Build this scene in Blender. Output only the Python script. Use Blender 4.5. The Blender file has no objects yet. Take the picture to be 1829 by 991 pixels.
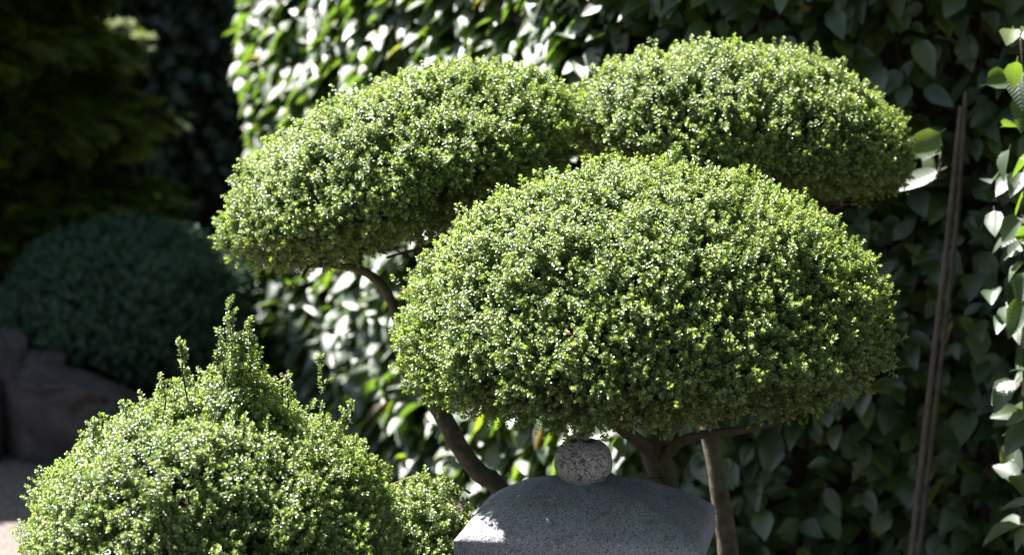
import bpy, math, random
import numpy as np
from mathutils import Vector, Matrix
SC = bpy.context.scene
COL = SC.collection
RNG = np.random.default_rng(7)
random.seed(7)
R = math.radians

# ------------------------------------------------------------------ camera, sky, sun, exposure
CAM_Z, PITCH, FPX = 2.0, R(8.0), 4064.0
cam_d = bpy.data.cameras.new('camera')
cam = bpy.data.objects.new('camera', cam_d); COL.objects.link(cam); SC.camera = cam
cam.location = (0, 0, CAM_Z); cam.rotation_euler = (R(90) - PITCH, 0, 0)
cam_d.sensor_width = 36.0; cam_d.lens = 80.0
cam_d.clip_start = 0.05; cam_d.clip_end = 400
cam_d.dof.use_dof = True; cam_d.dof.focus_distance = 5.05; cam_d.dof.aperture_fstop = 2.6
cam_d.dof.aperture_blades = 9

SUN_EL = 58.0
SUN_DIR = np.array([-0.85, 0.53, 0.0]); SUN_DIR /= np.linalg.norm(SUN_DIR)   # horizontal direction towards the sun
SUN_V = Vector((SUN_DIR[0] * math.cos(R(SUN_EL)), SUN_DIR[1] * math.cos(R(SUN_EL)), math.sin(R(SUN_EL))))
world = bpy.data.worlds.new('World'); SC.world = world; world.use_nodes = True
wn = world.node_tree.nodes; wl = world.node_tree.links
sky = wn.new('ShaderNodeTexSky'); sky.sky_type = 'NISHITA'; sky.sun_disc = False
sky.sun_elevation = R(SUN_EL); sky.sun_rotation = math.atan2(SUN_DIR[0], SUN_DIR[1])
wl.new(sky.outputs[0], wn['Background'].inputs[0]); wn['Background'].inputs[1].default_value = 0.05
sd = bpy.data.lights.new('sun', 'SUN'); sd.energy = 5.0; sd.angle = R(0.53); sd.color = (1.0, 0.97, 0.92)
sun = bpy.data.objects.new('sun', sd); COL.objects.link(sun)
sun.rotation_euler = SUN_V.to_track_quat('Z', 'Y').to_euler()
SC.view_settings.view_transform = 'Standard'; SC.view_settings.look = 'None'
SC.view_settings.exposure = 2.5; SC.view_settings.gamma = 1.0
SC.render.engine = 'CYCLES'
SC.cycles.max_bounces = 7; SC.cycles.diffuse_bounces = 4; SC.cycles.glossy_bounces = 3; SC.cycles.transmission_bounces = 5
SC.cycles.sample_clamp_indirect = 4.0; SC.cycles.use_adaptive_sampling = False

def at(px, py, Y):
    """the point that the photograph shows at pixel (px, py), Y metres in front of the camera"""
    u = (px - 914.5) / FPX; w = (495.5 - py) / FPX
    d = (u, math.cos(PITCH) + w * math.sin(PITCH), -math.sin(PITCH) + w * math.cos(PITCH))
    k = Y / d[1]
    return Vector((d[0] * k, Y, CAM_Z + d[2] * k))
def to_px(P):
    P = np.asarray(P, float).reshape(-1, 3); y = P[:, 1]; z = P[:, 2] - CAM_Z
    c, s = math.cos(PITCH), math.sin(PITCH)
    f = y * c - z * s; up = y * s + z * c
    return 914.5 + FPX * P[:, 0] / f, 495.5 - FPX * up / f, f

# ------------------------------------------------------------------ helpers
def tag(o, label=None, cat=None, group=None, kind=None):
    if label: o['label'] = label
    if cat: o['category'] = cat
    if group: o['group'] = group
    if kind: o['kind'] = kind
    return o
def empty(name, loc, label, cat, group=None, rz=0.0):
    o = bpy.data.objects.new(name, None); COL.objects.link(o)
    o.location = loc; o.rotation_euler = (0, 0, rz); o.empty_display_size = 0.1
    return tag(o, label, cat, group)
def link(name, me, parent=None, mat=None, world_coords=True):
    o = bpy.data.objects.new(name, me); COL.objects.link(o)
    if mat is not None and not me.materials: me.materials.append(mat)
    if parent is not None:
        o.parent = parent
        if world_coords:
            bpy.context.view_layer.update()
            o.matrix_parent_inverse = parent_matrix(parent).inverted()
    return o
def parent_matrix(p):
    m = Matrix.LocRotScale(p.location, p.rotation_euler, p.scale)
    return (parent_matrix(p.parent) @ p.matrix_parent_inverse @ m) if p.parent else m
def mesh(name, V, F, smooth=False):
    me = bpy.data.meshes.new(name); me.from_pydata([tuple(map(float, v)) for v in V], [], [tuple(map(int, f)) for f in F]); me.update()
    if smooth: me.polygons.foreach_set('use_smooth', [True] * len(me.polygons))
    return me

def vnoise(P, seed=0):
    """value noise in -1..1 at the points P (n,3)"""
    P = np.asarray(P, float); I = np.floor(P).astype(np.int64); f = P - I; f = f * f * (3 - 2 * f)
    def h(i, j, k):
        n = (i * 374761393 + j * 668265263 + k * 2147483647 + seed * 974634777) & 0xFFFFFFFF
        n = ((n ^ (n >> 13)) * 1274126177) & 0xFFFFFFFF
        n = ((n ^ (n >> 16)) * 2246822519) & 0xFFFFFFFF
        return ((n ^ (n >> 15)) & 0xFFFFFF) / float(0xFFFFFF) * 2 - 1
    i, j, k = I[:, 0], I[:, 1], I[:, 2]; r = 0
    for a in (0, 1):
        for b in (0, 1):
            for c in (0, 1):
                w = (f[:, 0] if a else 1 - f[:, 0]) * (f[:, 1] if b else 1 - f[:, 1]) * (f[:, 2] if c else 1 - f[:, 2])
                r = r + w * h(i + a, j + b, k + c)
    return r
def norm(A):
    return A / np.maximum(np.linalg.norm(A, axis=1, keepdims=True), 1e-9)
def frames(Z, Xhint):
    """euler angles of frames whose z axis is Z and whose x axis lies near Xhint"""
    Z = norm(Z); X = norm(Xhint - Z * np.sum(Xhint * Z, axis=1, keepdims=True)); Y = np.cross(Z, X)
    return np.stack([np.arctan2(Y[:, 2], Z[:, 2]), -np.arcsin(np.clip(X[:, 2], -1, 1)), np.arctan2(X[:, 1], X[:, 0])], 1)

# ------------------------------------------------------------------ materials
def new_mat(name):
    m = bpy.data.materials.new(name); m.use_nodes = True
    return m, m.node_tree.nodes, m.node_tree.links
def ramp(n, l, src, stops):
    r = n.new('ShaderNodeValToRGB'); e = r.color_ramp.elements
    while len(e) > 1: e.remove(e[0])
    e[0].position = stops[0][0]; e[0].color = (*stops[0][1], 1)
    for p, c in stops[1:]:
        x = e.new(p); x.color = (*c, 1)
    l.new(src, r.inputs[0]); return r.outputs[0]
def math_n(n, l, op, a, b=None):
    m = n.new('ShaderNodeMath'); m.operation = op
    for i, v in enumerate((a, b)):
        if v is None: continue
        if isinstance(v, (int, float)): m.inputs[i].default_value = v
        else: l.new(v, m.inputs[i])
    return m.outputs[0]
def mix_rgb(n, l, fac, a, b, mode='MIX'):
    m = n.new('ShaderNodeMix'); m.data_type = 'RGBA'; m.blend_type = mode
    for sock, v in ((m.inputs[0], fac), (m.inputs[6], a), (m.inputs[7], b)):
        if isinstance(v, (int, float)): sock.default_value = v
        elif isinstance(v, tuple): sock.default_value = (*v, 1)
        else: l.new(v, sock)
    return m.outputs[2]

def leaf_shader(name, stops, trans, trans_gain, rough, spec=0.5, young=None, veins=False, back=None):
    m, n, l = new_mat(name); b = n['Principled BSDF']
    oi = n.new('ShaderNodeObjectInfo')
    c = ramp(n, l, oi.outputs['Random'], stops)
    if young:                                            # tip leaves of a shoot are a younger, yellower green
        a = n.new('ShaderNodeAttribute'); a.attribute_name = 'young'
        c = mix_rgb(n, l, a.outputs['Fac'], c, young)
    if veins:
        uv = n.new('ShaderNodeUVMap'); sep = n.new('ShaderNodeSeparateXYZ'); l.new(uv.outputs[0], sep.inputs[0])
        ax = math_n(n, l, 'ABSOLUTE', sep.outputs[0])
        ph = math_n(n, l, 'SUBTRACT', math_n(n, l, 'MULTIPLY', sep.outputs[1], 62.0), math_n(n, l, 'MULTIPLY', ax, 36.0))
        w = math_n(n, l, 'SINE', ph)
        vein = math_n(n, l, 'POWER', math_n(n, l, 'MAXIMUM', w, 0.0), 5.0)
        mid = math_n(n, l, 'LESS_THAN', ax, 0.018)
        vv = math_n(n, l, 'MAXIMUM', vein, mid)
        c = mix_rgb(n, l, math_n(n, l, 'MULTIPLY', vv, 0.16), c, (0.12, 0.17, 0.06))
        no = n.new('ShaderNodeTexNoise'); no.inputs['Scale'].default_value = 70.0
        geo = n.new('ShaderNodeTexCoord'); l.new(geo.outputs['Object'], no.inputs['Vector'])
        c = mix_rgb(n, l, math_n(n, l, 'MULTIPLY', no.outputs[0], 0.35), c, (0.035, 0.06, 0.02))
        bp = n.new('ShaderNodeBump'); bp.inputs['Strength'].default_value = 0.35; bp.inputs['Distance'].default_value = 0.0012
        l.new(math_n(n, l, 'MULTIPLY', w, -1.0), bp.inputs['Height']); l.new(bp.outputs[0], b.inputs['Normal'])
    l.new(c, b.inputs['Base Color'])
    b.inputs['Roughness'].default_value = rough
    b.inputs['Specular IOR Level'].default_value = spec
    if veins: b.inputs['Coat Weight'].default_value = 0.25; b.inputs['Coat Roughness'].default_value = 0.45
    tr = n.new('ShaderNodeBsdfTranslucent')
    g = mix_rgb(n, l, 1.0, c, trans_gain, 'MULTIPLY'); l.new(g, tr.inputs[0])
    mx = n.new('ShaderNodeMixShader'); mx.inputs[0].default_value = trans
    l.new(b.outputs[0], mx.inputs[1]); l.new(tr.outputs[0], mx.inputs[2])
    l.new(mx.outputs[0], n['Material Output'].inputs[0])
    return m

M_box = leaf_shader('box_leaf', [(0, (0.055, 0.095, 0.022)), (0.5, (0.08, 0.13, 0.036)), (0.9, (0.115, 0.165, 0.045)), (0.988, (0.15, 0.175, 0.045)), (0.995, (0.14, 0.11, 0.045)), (1.0, (0.11, 0.07, 0.035))],
                    0.33, (2.35, 2.3, 0.95), 0.40, 1.0, young=(0.29, 0.37, 0.12))
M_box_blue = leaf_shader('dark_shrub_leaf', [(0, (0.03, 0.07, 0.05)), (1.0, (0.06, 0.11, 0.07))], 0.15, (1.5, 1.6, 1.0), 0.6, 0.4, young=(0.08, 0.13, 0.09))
M_hedge = leaf_shader('hedge_leaf', [(0, (0.016, 0.034, 0.018)), (0.5, (0.023, 0.047, 0.021)), (0.9, (0.04, 0.068, 0.025)), (0.98, (0.09, 0.12, 0.03)), (0.99, (0.10, 0.08, 0.035)), (1.0, (0.08, 0.045, 0.025))],
                      0.34, (5.8, 5.5, 1.1), 0.46, 1.0, veins=True)
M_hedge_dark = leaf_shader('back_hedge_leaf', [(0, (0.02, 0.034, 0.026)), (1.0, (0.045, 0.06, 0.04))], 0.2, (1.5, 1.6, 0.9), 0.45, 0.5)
M_conifer = leaf_shader('conifer_spray', [(0, (0.04, 0.065, 0.01)), (0.7, (0.10, 0.135, 0.016)), (1.0, (0.15, 0.165, 0.02))], 0.3, (1.9, 1.9, 0.6), 0.6, 0.3)

def rough_mat(name, cols, scale, rough=0.9, bump=0.4, dist=0.004, detail=8, stops=None, big=None):
    m, n, l = new_mat(name); b = n['Principled BSDF']
    tc = n.new('ShaderNodeTexCoord'); no = n.new('ShaderNodeTexNoise'); no.inputs['Scale'].default_value = scale
    no.inputs['Detail'].default_value = detail; no.inputs['Roughness'].default_value = 0.7
    l.new(tc.outputs['Object'], no.inputs['Vector'])
    k = len(cols); c = ramp(n, l, no.outputs[0], [(0.3 + 0.4 * i / max(1, k - 1), cc) for i, cc in enumerate(cols)])
    if big:
        n2 = n.new('ShaderNodeTexNoise'); n2.inputs['Scale'].default_value = big[0]; n2.inputs['Detail'].default_value = 5
        l.new(tc.outputs['Object'], n2.inputs['Vector'])
        f = ramp(n, l, n2.outputs[0], [(0.42, (0, 0, 0)), (0.62, (1, 1, 1))])
        c = mix_rgb(n, l, math_n(n, l, 'MULTIPLY', f, big[2]), c, big[1])
    l.new(c, b.inputs['Base Color']); b.inputs['Roughness'].default_value = rough
    b.inputs['Specular IOR Level'].default_value = 0.3
    bp = n.new('ShaderNodeBump'); bp.inputs['Strength'].default_value = bump; bp.inputs['Distance'].default_value = dist
    l.new(no.outputs[0], bp.inputs['Height']); l.new(bp.outputs[0], b.inputs['Normal'])
    return m
M_bark = rough_mat('bark', [(0.045, 0.03, 0.023), (0.085, 0.062, 0.048), (0.15, 0.115, 0.09)], 38, bump=0.9, dist=0.006, big=(9, (0.12, 0.12, 0.05), 0.5))
M_mossy = rough_mat('mossy_bark', [(0.03, 0.025, 0.015), (0.075, 0.06, 0.035), (0.12, 0.10, 0.06)], 45, bump=1.0, dist=0.01, big=(14, (0.07, 0.075, 0.02), 0.7))
M_twig = rough_mat('twig', [(0.035, 0.028, 0.018), (0.09, 0.065, 0.04)], 60, bump=0.8)
M_core = rough_mat('inner_twigs', [(0.012, 0.014, 0.007), (0.03, 0.026, 0.014)], 40, rough=1.0, bump=1.0, dist=0.01)  # dark filler colour of the solid cores that stand for inner twigs
M_rock = rough_mat('rock', [(0.03, 0.024, 0.026), (0.075, 0.06, 0.065), (0.13, 0.105, 0.115)], 11, bump=1.0, dist=0.05, big=(5, (0.10, 0.075, 0.078), 0.6))
M_cane = rough_mat('split_cane', [(0.045, 0.034, 0.031), (0.115, 0.09, 0.082)], 25, rough=0.7, bump=0.5, dist=0.002)
M_tie = rough_mat('wire_tie', [(0.05, 0.045, 0.04), (0.09, 0.08, 0.07)], 60, rough=0.6)
M_soil = rough_mat('soil', [(0.03, 0.022, 0.016), (0.07, 0.05, 0.035)], 30, bump=1.0, dist=0.02)

def granite(name, tint):
    m, n, l = new_mat(name); b = n['Principled BSDF']; tc = n.new('ShaderNodeTexCoord')
    v = n.new('ShaderNodeTexVoronoi'); v.inputs['Scale'].default_value = 420; l.new(tc.outputs['Object'], v.inputs['Vector'])
    sep = n.new('ShaderNodeSeparateColor'); l.new(v.outputs['Color'], sep.inputs[0])
    c = ramp(n, l, sep.outputs[0], [(0.0, tuple(t * 0.25 for t in tint)), (0.16, tuple(t * 0.42 for t in tint)), (0.24, tuple(t * 0.9 for t in tint)), (0.75, tint), (1.0, tuple(min(1, t * 1.45) for t in tint))])
    n2 = n.new('ShaderNodeTexNoise'); n2.inputs['Scale'].default_value = 11; n2.inputs['Detail'].default_value = 6
    l.new(tc.outputs['Object'], n2.inputs['Vector'])
    f = ramp(n, l, n2.outputs[0], [(0.45, (0, 0, 0)), (0.7, (1, 1, 1))])
    c = mix_rgb(n, l, math_n(n, l, 'MULTIPLY', f, 0.35), c, (0.13, 0.12, 0.09))
    n4 = n.new('ShaderNodeTexNoise'); n4.inputs['Scale'].default_value = 24; n4.inputs['Detail'].default_value = 9; n4.inputs['Roughness'].default_value = 0.75
    l.new(tc.outputs['Object'], n4.inputs['Vector'])
    f4 = ramp(n, l, n4.outputs[0], [(0.55, (0, 0, 0)), (0.66, (1, 1, 1))])
    c = mix_rgb(n, l, math_n(n, l, 'MULTIPLY', f4, 0.7), c, (0.075, 0.07, 0.04))
    l.new(c, b.inputs['Base Color']); b.inputs['Roughness'].default_value = 0.85
    n3 = n.new('ShaderNodeTexNoise'); n3.inputs['Scale'].default_value = 160; n3.inputs['Detail'].default_value = 5
    l.new(tc.outputs['Object'], n3.inputs['Vector'])
    bp = n.new('ShaderNodeBump'); bp.inputs['Strength'].default_value = 0.7; bp.inputs['Distance'].default_value = 0.003
    l.new(n3.outputs[0], bp.inputs['Height']); l.new(bp.outputs[0], b.inputs['Normal'])
    return m, n, l, bp, tc
M_granite = granite('granite', (0.29, 0.285, 0.34))[0]  # blue in the tint paints in sky light on the shaded stone
M_ball, n_, l_, bp_, tc_ = granite('pitted_granite', (0.40, 0.36, 0.35))
w_ = n_.new('ShaderNodeTexNoise'); w_.inputs['Scale'].default_value = 26; w_.inputs['Detail'].default_value = 3; w_.inputs['Distortion'].default_value = 1.6
l_.new(tc_.outputs['Object'], w_.inputs['Vector'])
a_ = math_n(n_, l_, 'ABSOLUTE', math_n(n_, l_, 'SUBTRACT', w_.outputs[0], 0.5))
cr_ = ramp(n_, l_, a_, [(0.0, (0, 0, 0)), (0.022, (1, 1, 1))])
pb_ = n_['Principled BSDF']; oc_ = pb_.inputs['Base Color'].links[0].from_socket
l_.new(mix_rgb(n_, l_, math_n(n_, l_, 'MULTIPLY', math_n(n_, l_, 'SUBTRACT', 1.0, cr_), 0.7), oc_, (0.06, 0.045, 0.04)), pb_.inputs['Base Color'])
b2_ = n_.new('ShaderNodeBump'); b2_.inputs['Strength'].default_value = 1.0; b2_.inputs['Distance'].default_value = 0.006
l_.new(cr_, b2_.inputs['Height']); l_.new(bp_.outputs[0], b2_.inputs['Normal']); l_.new(b2_.outputs[0], n_['Principled BSDF'].inputs['Normal'])

def gravel():
    m, n, l = new_mat('gravel'); b = n['Principled BSDF']; tc = n.new('ShaderNodeTexCoord')
    v = n.new('ShaderNodeTexVoronoi'); v.inputs['Scale'].default_value = 85; l.new(tc.outputs['Object'], v.inputs['Vector'])
    sep = n.new('ShaderNodeSeparateColor'); l.new(v.outputs['Color'], sep.inputs[0])
    c = ramp(n, l, sep.outputs[0], [(0, (0.05, 0.042, 0.038)), (0.5, (0.11, 0.09, 0.08)), (1, (0.18, 0.15, 0.14))])
    n2 = n.new('ShaderNodeTexNoise'); n2.inputs['Scale'].default_value = 2.0; n2.inputs['Detail'].default_value = 6; l.new(tc.outputs['Object'], n2.inputs['Vector'])
    c = mix_rgb(n, l, math_n(n, l, 'MULTIPLY', n2.outputs[0], 0.5), c, (0.085, 0.068, 0.058))
    l.new(c, b.inputs['Base Color']); b.inputs['Roughness'].default_value = 0.95
    bp = n.new('ShaderNodeBump'); bp.inputs['Strength'].default_value = 0.8; bp.inputs['Distance'].default_value = 0.008; bp.invert = True
    l.new(v.outputs['Distance'], bp.inputs['Height']); l.new(bp.outputs[0], b.inputs['Normal'])
    return m
M_gravel = gravel()

# ------------------------------------------------------------------ leaf and shoot meshes
def leaf_geo(L, W, dome_=0.25, cup=0.15):
    """a small oval leaf along +x, normal +z, its blade gently domed: a fan of seven triangles round the raised middle"""
    V = np.array([[0.55 * L, 0, dome_ * W], [0, 0, -0.02 * L], [0.30 * L, -W * .46, 0], [0.74 * L, -W * 0.44, -cup * L * .2], [L, -W * .06, -cup * L], [L, W * .06, -cup * L], [0.74 * L, W * 0.44, -cup * L * .2], [0.30 * L, W * .46, 0]])
    return V, [(0, k, k + 1) for k in range(1, 7)] + [(0, 7, 1)]
def shoot_mesh(name, seed, L=0.022, pairs=4, leafL=0.0090, leafW=0.0052, mat=None, open0=75, open1=28):
    """a box shoot along +z: opposite pairs of oval leaves on a short stem, younger at the tip"""
    r = np.random.default_rng(seed); V, F, Y = [], [], []
    def add(v, f, y):
        k = len(V); V.extend(v.tolist()); F.extend([tuple(i + k for i in q) for q in f]); Y.extend([y] * len(v))
    s = 0.0007
    add(np.array([[s, 0, 0], [-s * .5, s * .87, 0], [-s * .5, -s * .87, 0], [0, 0, L]]), [(0, 1, 3), (1, 2, 3), (2, 0, 3)], 0.0)
    for p in range(pairs + 1):
        t = p / pairs
        n = 2 if p < pairs else 3
        for q in range(n):
            a = (p * 1.57) + q * 2 * math.pi / n + r.uniform(-.35, .35)
            op = R(open0 + (open1 - open0) * t + r.uniform(-14, 14))
            sc = (0.85 + 0.25 * math.sin(math.pi * (0.25 + 0.6 * t))) * r.uniform(0.85, 1.15) * (0.75 if p == pairs else 1)
            v, f = leaf_geo(leafL * sc, leafW * sc, r.uniform(0.22, 0.4), r.uniform(-0.05, 0.25))
            ca, sa = math.cos(a), math.sin(a)
            ex = np.array([ca * math.sin(op), sa * math.sin(op), math.cos(op)])      # leaf axis
            ey = np.array([-sa, ca, 0]); ez = np.cross(ex, ey)
            add(v[:, :1] * ex + v[:, 1:2] * ey + v[:, 2:] * ez + np.array([0, 0, L * (0.2 + 0.8 * t)]), f, max(0.0, min(1.0, (t - 0.45) * 1.5)) * r.uniform(.5, 1))
    me = mesh(name, V, F, smooth=True)
    at_ = me.attributes.new('young', 'FLOAT', 'POINT'); at_.data.foreach_set('value', Y)
    if mat: me.materials.append(mat)
    return me
def big_leaf_mesh(name, seed, mat, L=0.095, W=0.062, rows=6):
    """a toothed, pleated, pointed leaf along +x with a petiole; uv = (across, along)"""
    r = np.random.default_rng(seed); V, UV, F = [], [], []
    droop = r.uniform(0.10, 0.3); fold = r.uniform(0.06, 0.3); twist = r.uniform(-0.4, 0.4); wav = r.uniform(0.02, 0.06); ph = r.uniform(0, 6)
    for i in range(rows + 1):
        t = i / rows
        w = (math.sin(math.pi * min(1, t * 0.97 + 0.03) ** 0.86) ** 0.85) if 0 < t < 1 else 0.0
        w *= 0.5 * W * (1 if i % 2 else 0.93)
        for s in (-1, 0, 1) if 0 < i < rows else (0,):
            x = L * t - abs(s) * 0.03 * L * t; y = s * w; z = abs(s) * w * fold * 2 - droop * L * t * t + wav * L * math.sin(ph + 6 * t) * s * 0.4
            a = twist * t; V.append([x, y * math.cos(a) - z * math.sin(a) * .3, z + y * math.sin(a)]); UV.append((s * w / W, t))
    idx = lambda i, s: 0 if i == 0 else (len(V) - 1 if i == rows else 1 + (i - 1) * 3 + (s + 1))
    for i in range(rows):
        for s in (-1, 1):
            a, b, c, d = idx(i, 0), idx(i + 1, 0), idx(i + 1, s), idx(i, s)
            q = [a]
            for k in (b, c, d):
                if k not in q: q.append(k)
            F.append(tuple(q if s > 0 else q[::-1]))
    nV = len(V); p = 0.0009
    V += [[0, p, 0], [0, -p, 0], [-0.016, -p, 0.002], [-0.016, p, 0.002]]; UV += [(0, 0)] * 4; F.append((nV, nV + 1, nV + 2, nV + 3))
    me = mesh(name, V, F, smooth=True)
    uv = me.uv_layers.new(name='UVMap')
    for lp in me.loops: uv.data[lp.index].uv = UV[lp.vertex_index]
    me.materials.append(mat)
    return me
def spray_mesh(name, seed, mat, L=0.13):
    """a flat fan of scale leaves along +x, normal +z"""
    r = np.random.default_rng(seed); V, F = [], []
    def strip(p, d, ln, w, lift):
        n = np.array([-d[1], d[0], 0]); e = p + d * ln; k = len(V)
        V.extend([p + n * w * .5, p - n * w * .5, p + d * ln * .6 - n * w + [0, 0, lift * .4], e + [0, 0, lift], p + d * ln * .6 + n * w + [0, 0, lift * .4]])
        F.append((k, k + 1, k + 2, k + 3, k + 4))
    strip(np.zeros(3), np.array([1., 0, 0]), L, 0.004, -0.012)
    for i in range(7):
        t = 0.12 + i * 0.12; ln = L * (0.55 - 0.42 * t) * r.uniform(.8, 1.2)
        for s in (-1, 1):
            a = s * R(r.uniform(32, 50)); d = np.array([math.cos(a), math.sin(a), 0]); p = np.array([L * t, 0, -0.012 * t])
            z = r.uniform(-.01, .008); strip(p, d, ln, 0.005, z)
            for u in (0.35, 0.65):
                for s2 in (-1, 1):
                    a2 = a + s2 * R(36); strip(p + d * ln * u + np.array([0, 0, z * u]), np.array([math.cos(a2), math.sin(a2), 0]), ln * 0.42, 0.0038, r.uniform(-.006, .006))
    me = mesh(name, V, F); me.materials.append(mat)
    return me

# ------------------------------------------------------------------ foliage = points + geometry nodes that set a shoot or leaf on each
def make_scatter(name, meshes):
    g = bpy.data.node_groups.new(name, 'GeometryNodeTree')
    g.interface.new_socket('Geometry', in_out='INPUT', socket_type='NodeSocketGeometry')
    g.interface.new_socket('Geometry', in_out='OUTPUT', socket_type='NodeSocketGeometry')
    n, l = g.nodes, g.links
    gi, go = n.new('NodeGroupInput'), n.new('NodeGroupOutput')
    join = n.new('GeometryNodeJoinGeometry')
    for k, me in enumerate(meshes):
        so = bpy.data.objects.new(me.name, me)
        oi = n.new('GeometryNodeObjectInfo'); oi.inputs['Object'].default_value = so; oi.inputs['As Instance'].default_value = False
        gti = n.new('GeometryNodeGeometryToInstance'); l.new(oi.outputs['Geometry'], gti.inputs[0]); l.new(gti.outputs[0], join.inputs[0])
    def attr(nm, t):
        a = n.new('GeometryNodeInputNamedAttribute'); a.data_type = t; a.inputs[0].default_value = nm; return a.outputs[0]
    mtp = n.new('GeometryNodeMeshToPoints'); l.new(gi.outputs[0], mtp.inputs[0])
    iop = n.new('GeometryNodeInstanceOnPoints'); iop.inputs['Pick Instance'].default_value = True
    l.new(mtp.outputs[0], iop.inputs['Points']); l.new(join.outputs[0], iop.inputs['Instance'])
    l.new(attr('variant', 'INT'), iop.inputs['Instance Index'])
    l.new(attr('rot', 'FLOAT_VECTOR'), iop.inputs['Rotation']); l.new(attr('size', 'FLOAT'), iop.inputs['Scale'])
    l.new(iop.outputs[0], go.inputs[0])
    return g, len(meshes)
def foliage(name, P, rot, size, scatter, parent, label=None):
    g, nv = scatter; N = len(P)
    me = bpy.data.meshes.new(name); me.vertices.add(N); me.vertices.foreach_set('co', np.asarray(P, np.float32).ravel())
    a = me.attributes.new('rot', 'FLOAT_VECTOR', 'POINT'); a.data.foreach_set('vector', np.asarray(rot, np.float32).ravel())
    a = me.attributes.new('size', 'FLOAT', 'POINT'); a.data.foreach_set('value', np.asarray(size, np.float32))
    a = me.attributes.new('variant', 'INT', 'POINT'); a.data.foreach_set('value', RNG.integers(0, nv, N).astype(np.int32))
    o = link(name, me, parent); o['kind'] = 'stuff'
    if label: o['label'] = label
    md = o.modifiers.new('scatter', 'NODES'); md.node_group = g
    return o
box_shoots = make_scatter('box_shoots', [shoot_mesh('box_shoot', k, L=0.020 + 0.003 * (k % 3), mat=M_box) for k in range(7)])
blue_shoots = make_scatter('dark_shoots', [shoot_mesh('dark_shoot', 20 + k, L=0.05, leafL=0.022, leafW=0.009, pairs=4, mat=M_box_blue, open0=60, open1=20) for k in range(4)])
HL = [big_leaf_mesh('hedge_leaf', k, M_hedge, L=0.080 + 0.008 * (k % 4), W=0.053 + 0.006 * (k % 3)) for k in range(8)]
hedge_leaves = make_scatter('hedge_leaves', HL)
dark_leaves = make_scatter('dark_leaves', [big_leaf_mesh('dark_leaf', 40 + k, M_hedge_dark, L=0.085) for k in range(4)])
sprays = make_scatter('conifer_sprays', [spray_mesh('conifer_spray', k, M_conifer) for k in range(4)])

# ------------------------------------------------------------------ tubes (trunks, branches, canes)
def tube(pts, rad, seg=8, lumps=0.0, seed=0, sub=4):
    P = np.array([tuple(p) for p in pts], float); Rr = np.array(rad, float); n = len(P)
    T = np.linspace(0, n - 1, (n - 1) * sub + 1); Q, rr = [], []
    for t in T:
        i = min(int(t), n - 2); f = t - i
        p0, p1, p2, p3 = P[max(i - 1, 0)], P[i], P[i + 1], P[min(i + 2, n - 1)]
        Q.append(0.5 * ((2 * p1) + (-p0 + p2) * f + (2 * p0 - 5 * p1 + 4 * p2 - p3) * f * f + (-p0 + 3 * p1 - 3 * p2 + p3) * f ** 3))
        rr.append(Rr[i] * (1 - f) + Rr[i + 1] * f)
    Q = np.array(Q); D = norm(np.gradient(Q, axis=0)); V, F = [], []
    ref = np.array([0.31, 0.95, 0.05])
    for k in range(len(Q)):
        x = ref - D[k] * ref.dot(D[k]); x /= np.linalg.norm(x); y = np.cross(D[k], x)
        for s in range(seg):
            a = 2 * math.pi * s / seg; V.append(Q[k] + (x * math.cos(a) + y * math.sin(a)) * rr[k])
    V = np.array(V)
    if lumps:
        C = np.repeat(Q, seg, axis=0); V = C + (V - C) * (1 + lumps * vnoise(V * 45, seed)[:, None] + lumps * vnoise(V * 17, seed + 3)[:, None])
    V = V.tolist()
    for k in range(len(Q) - 1):
        for s in range(seg):
            a, b = k * seg + s, k * seg + (s + 1) % seg; F.append((a, b, b + seg, a + seg))
    F.append(tuple(range(seg))[::-1]); F.append(tuple((len(Q) - 1) * seg + s for s in range(seg)))
    return V, F
def tube_obj(name, pts, rad, mat, parent, seg=10, lumps=0.0, seed=0, sub=4):
    return link(name, mesh(name, *tube(pts, rad, seg, lumps, seed, sub), smooth=True), parent, mat)
def merge(parts):
    V, F = [], []
    for v, f in parts:
        k = len(V); V += list(v); F += [tuple(i + k for i in q) for q in f]
    return V, F

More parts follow.
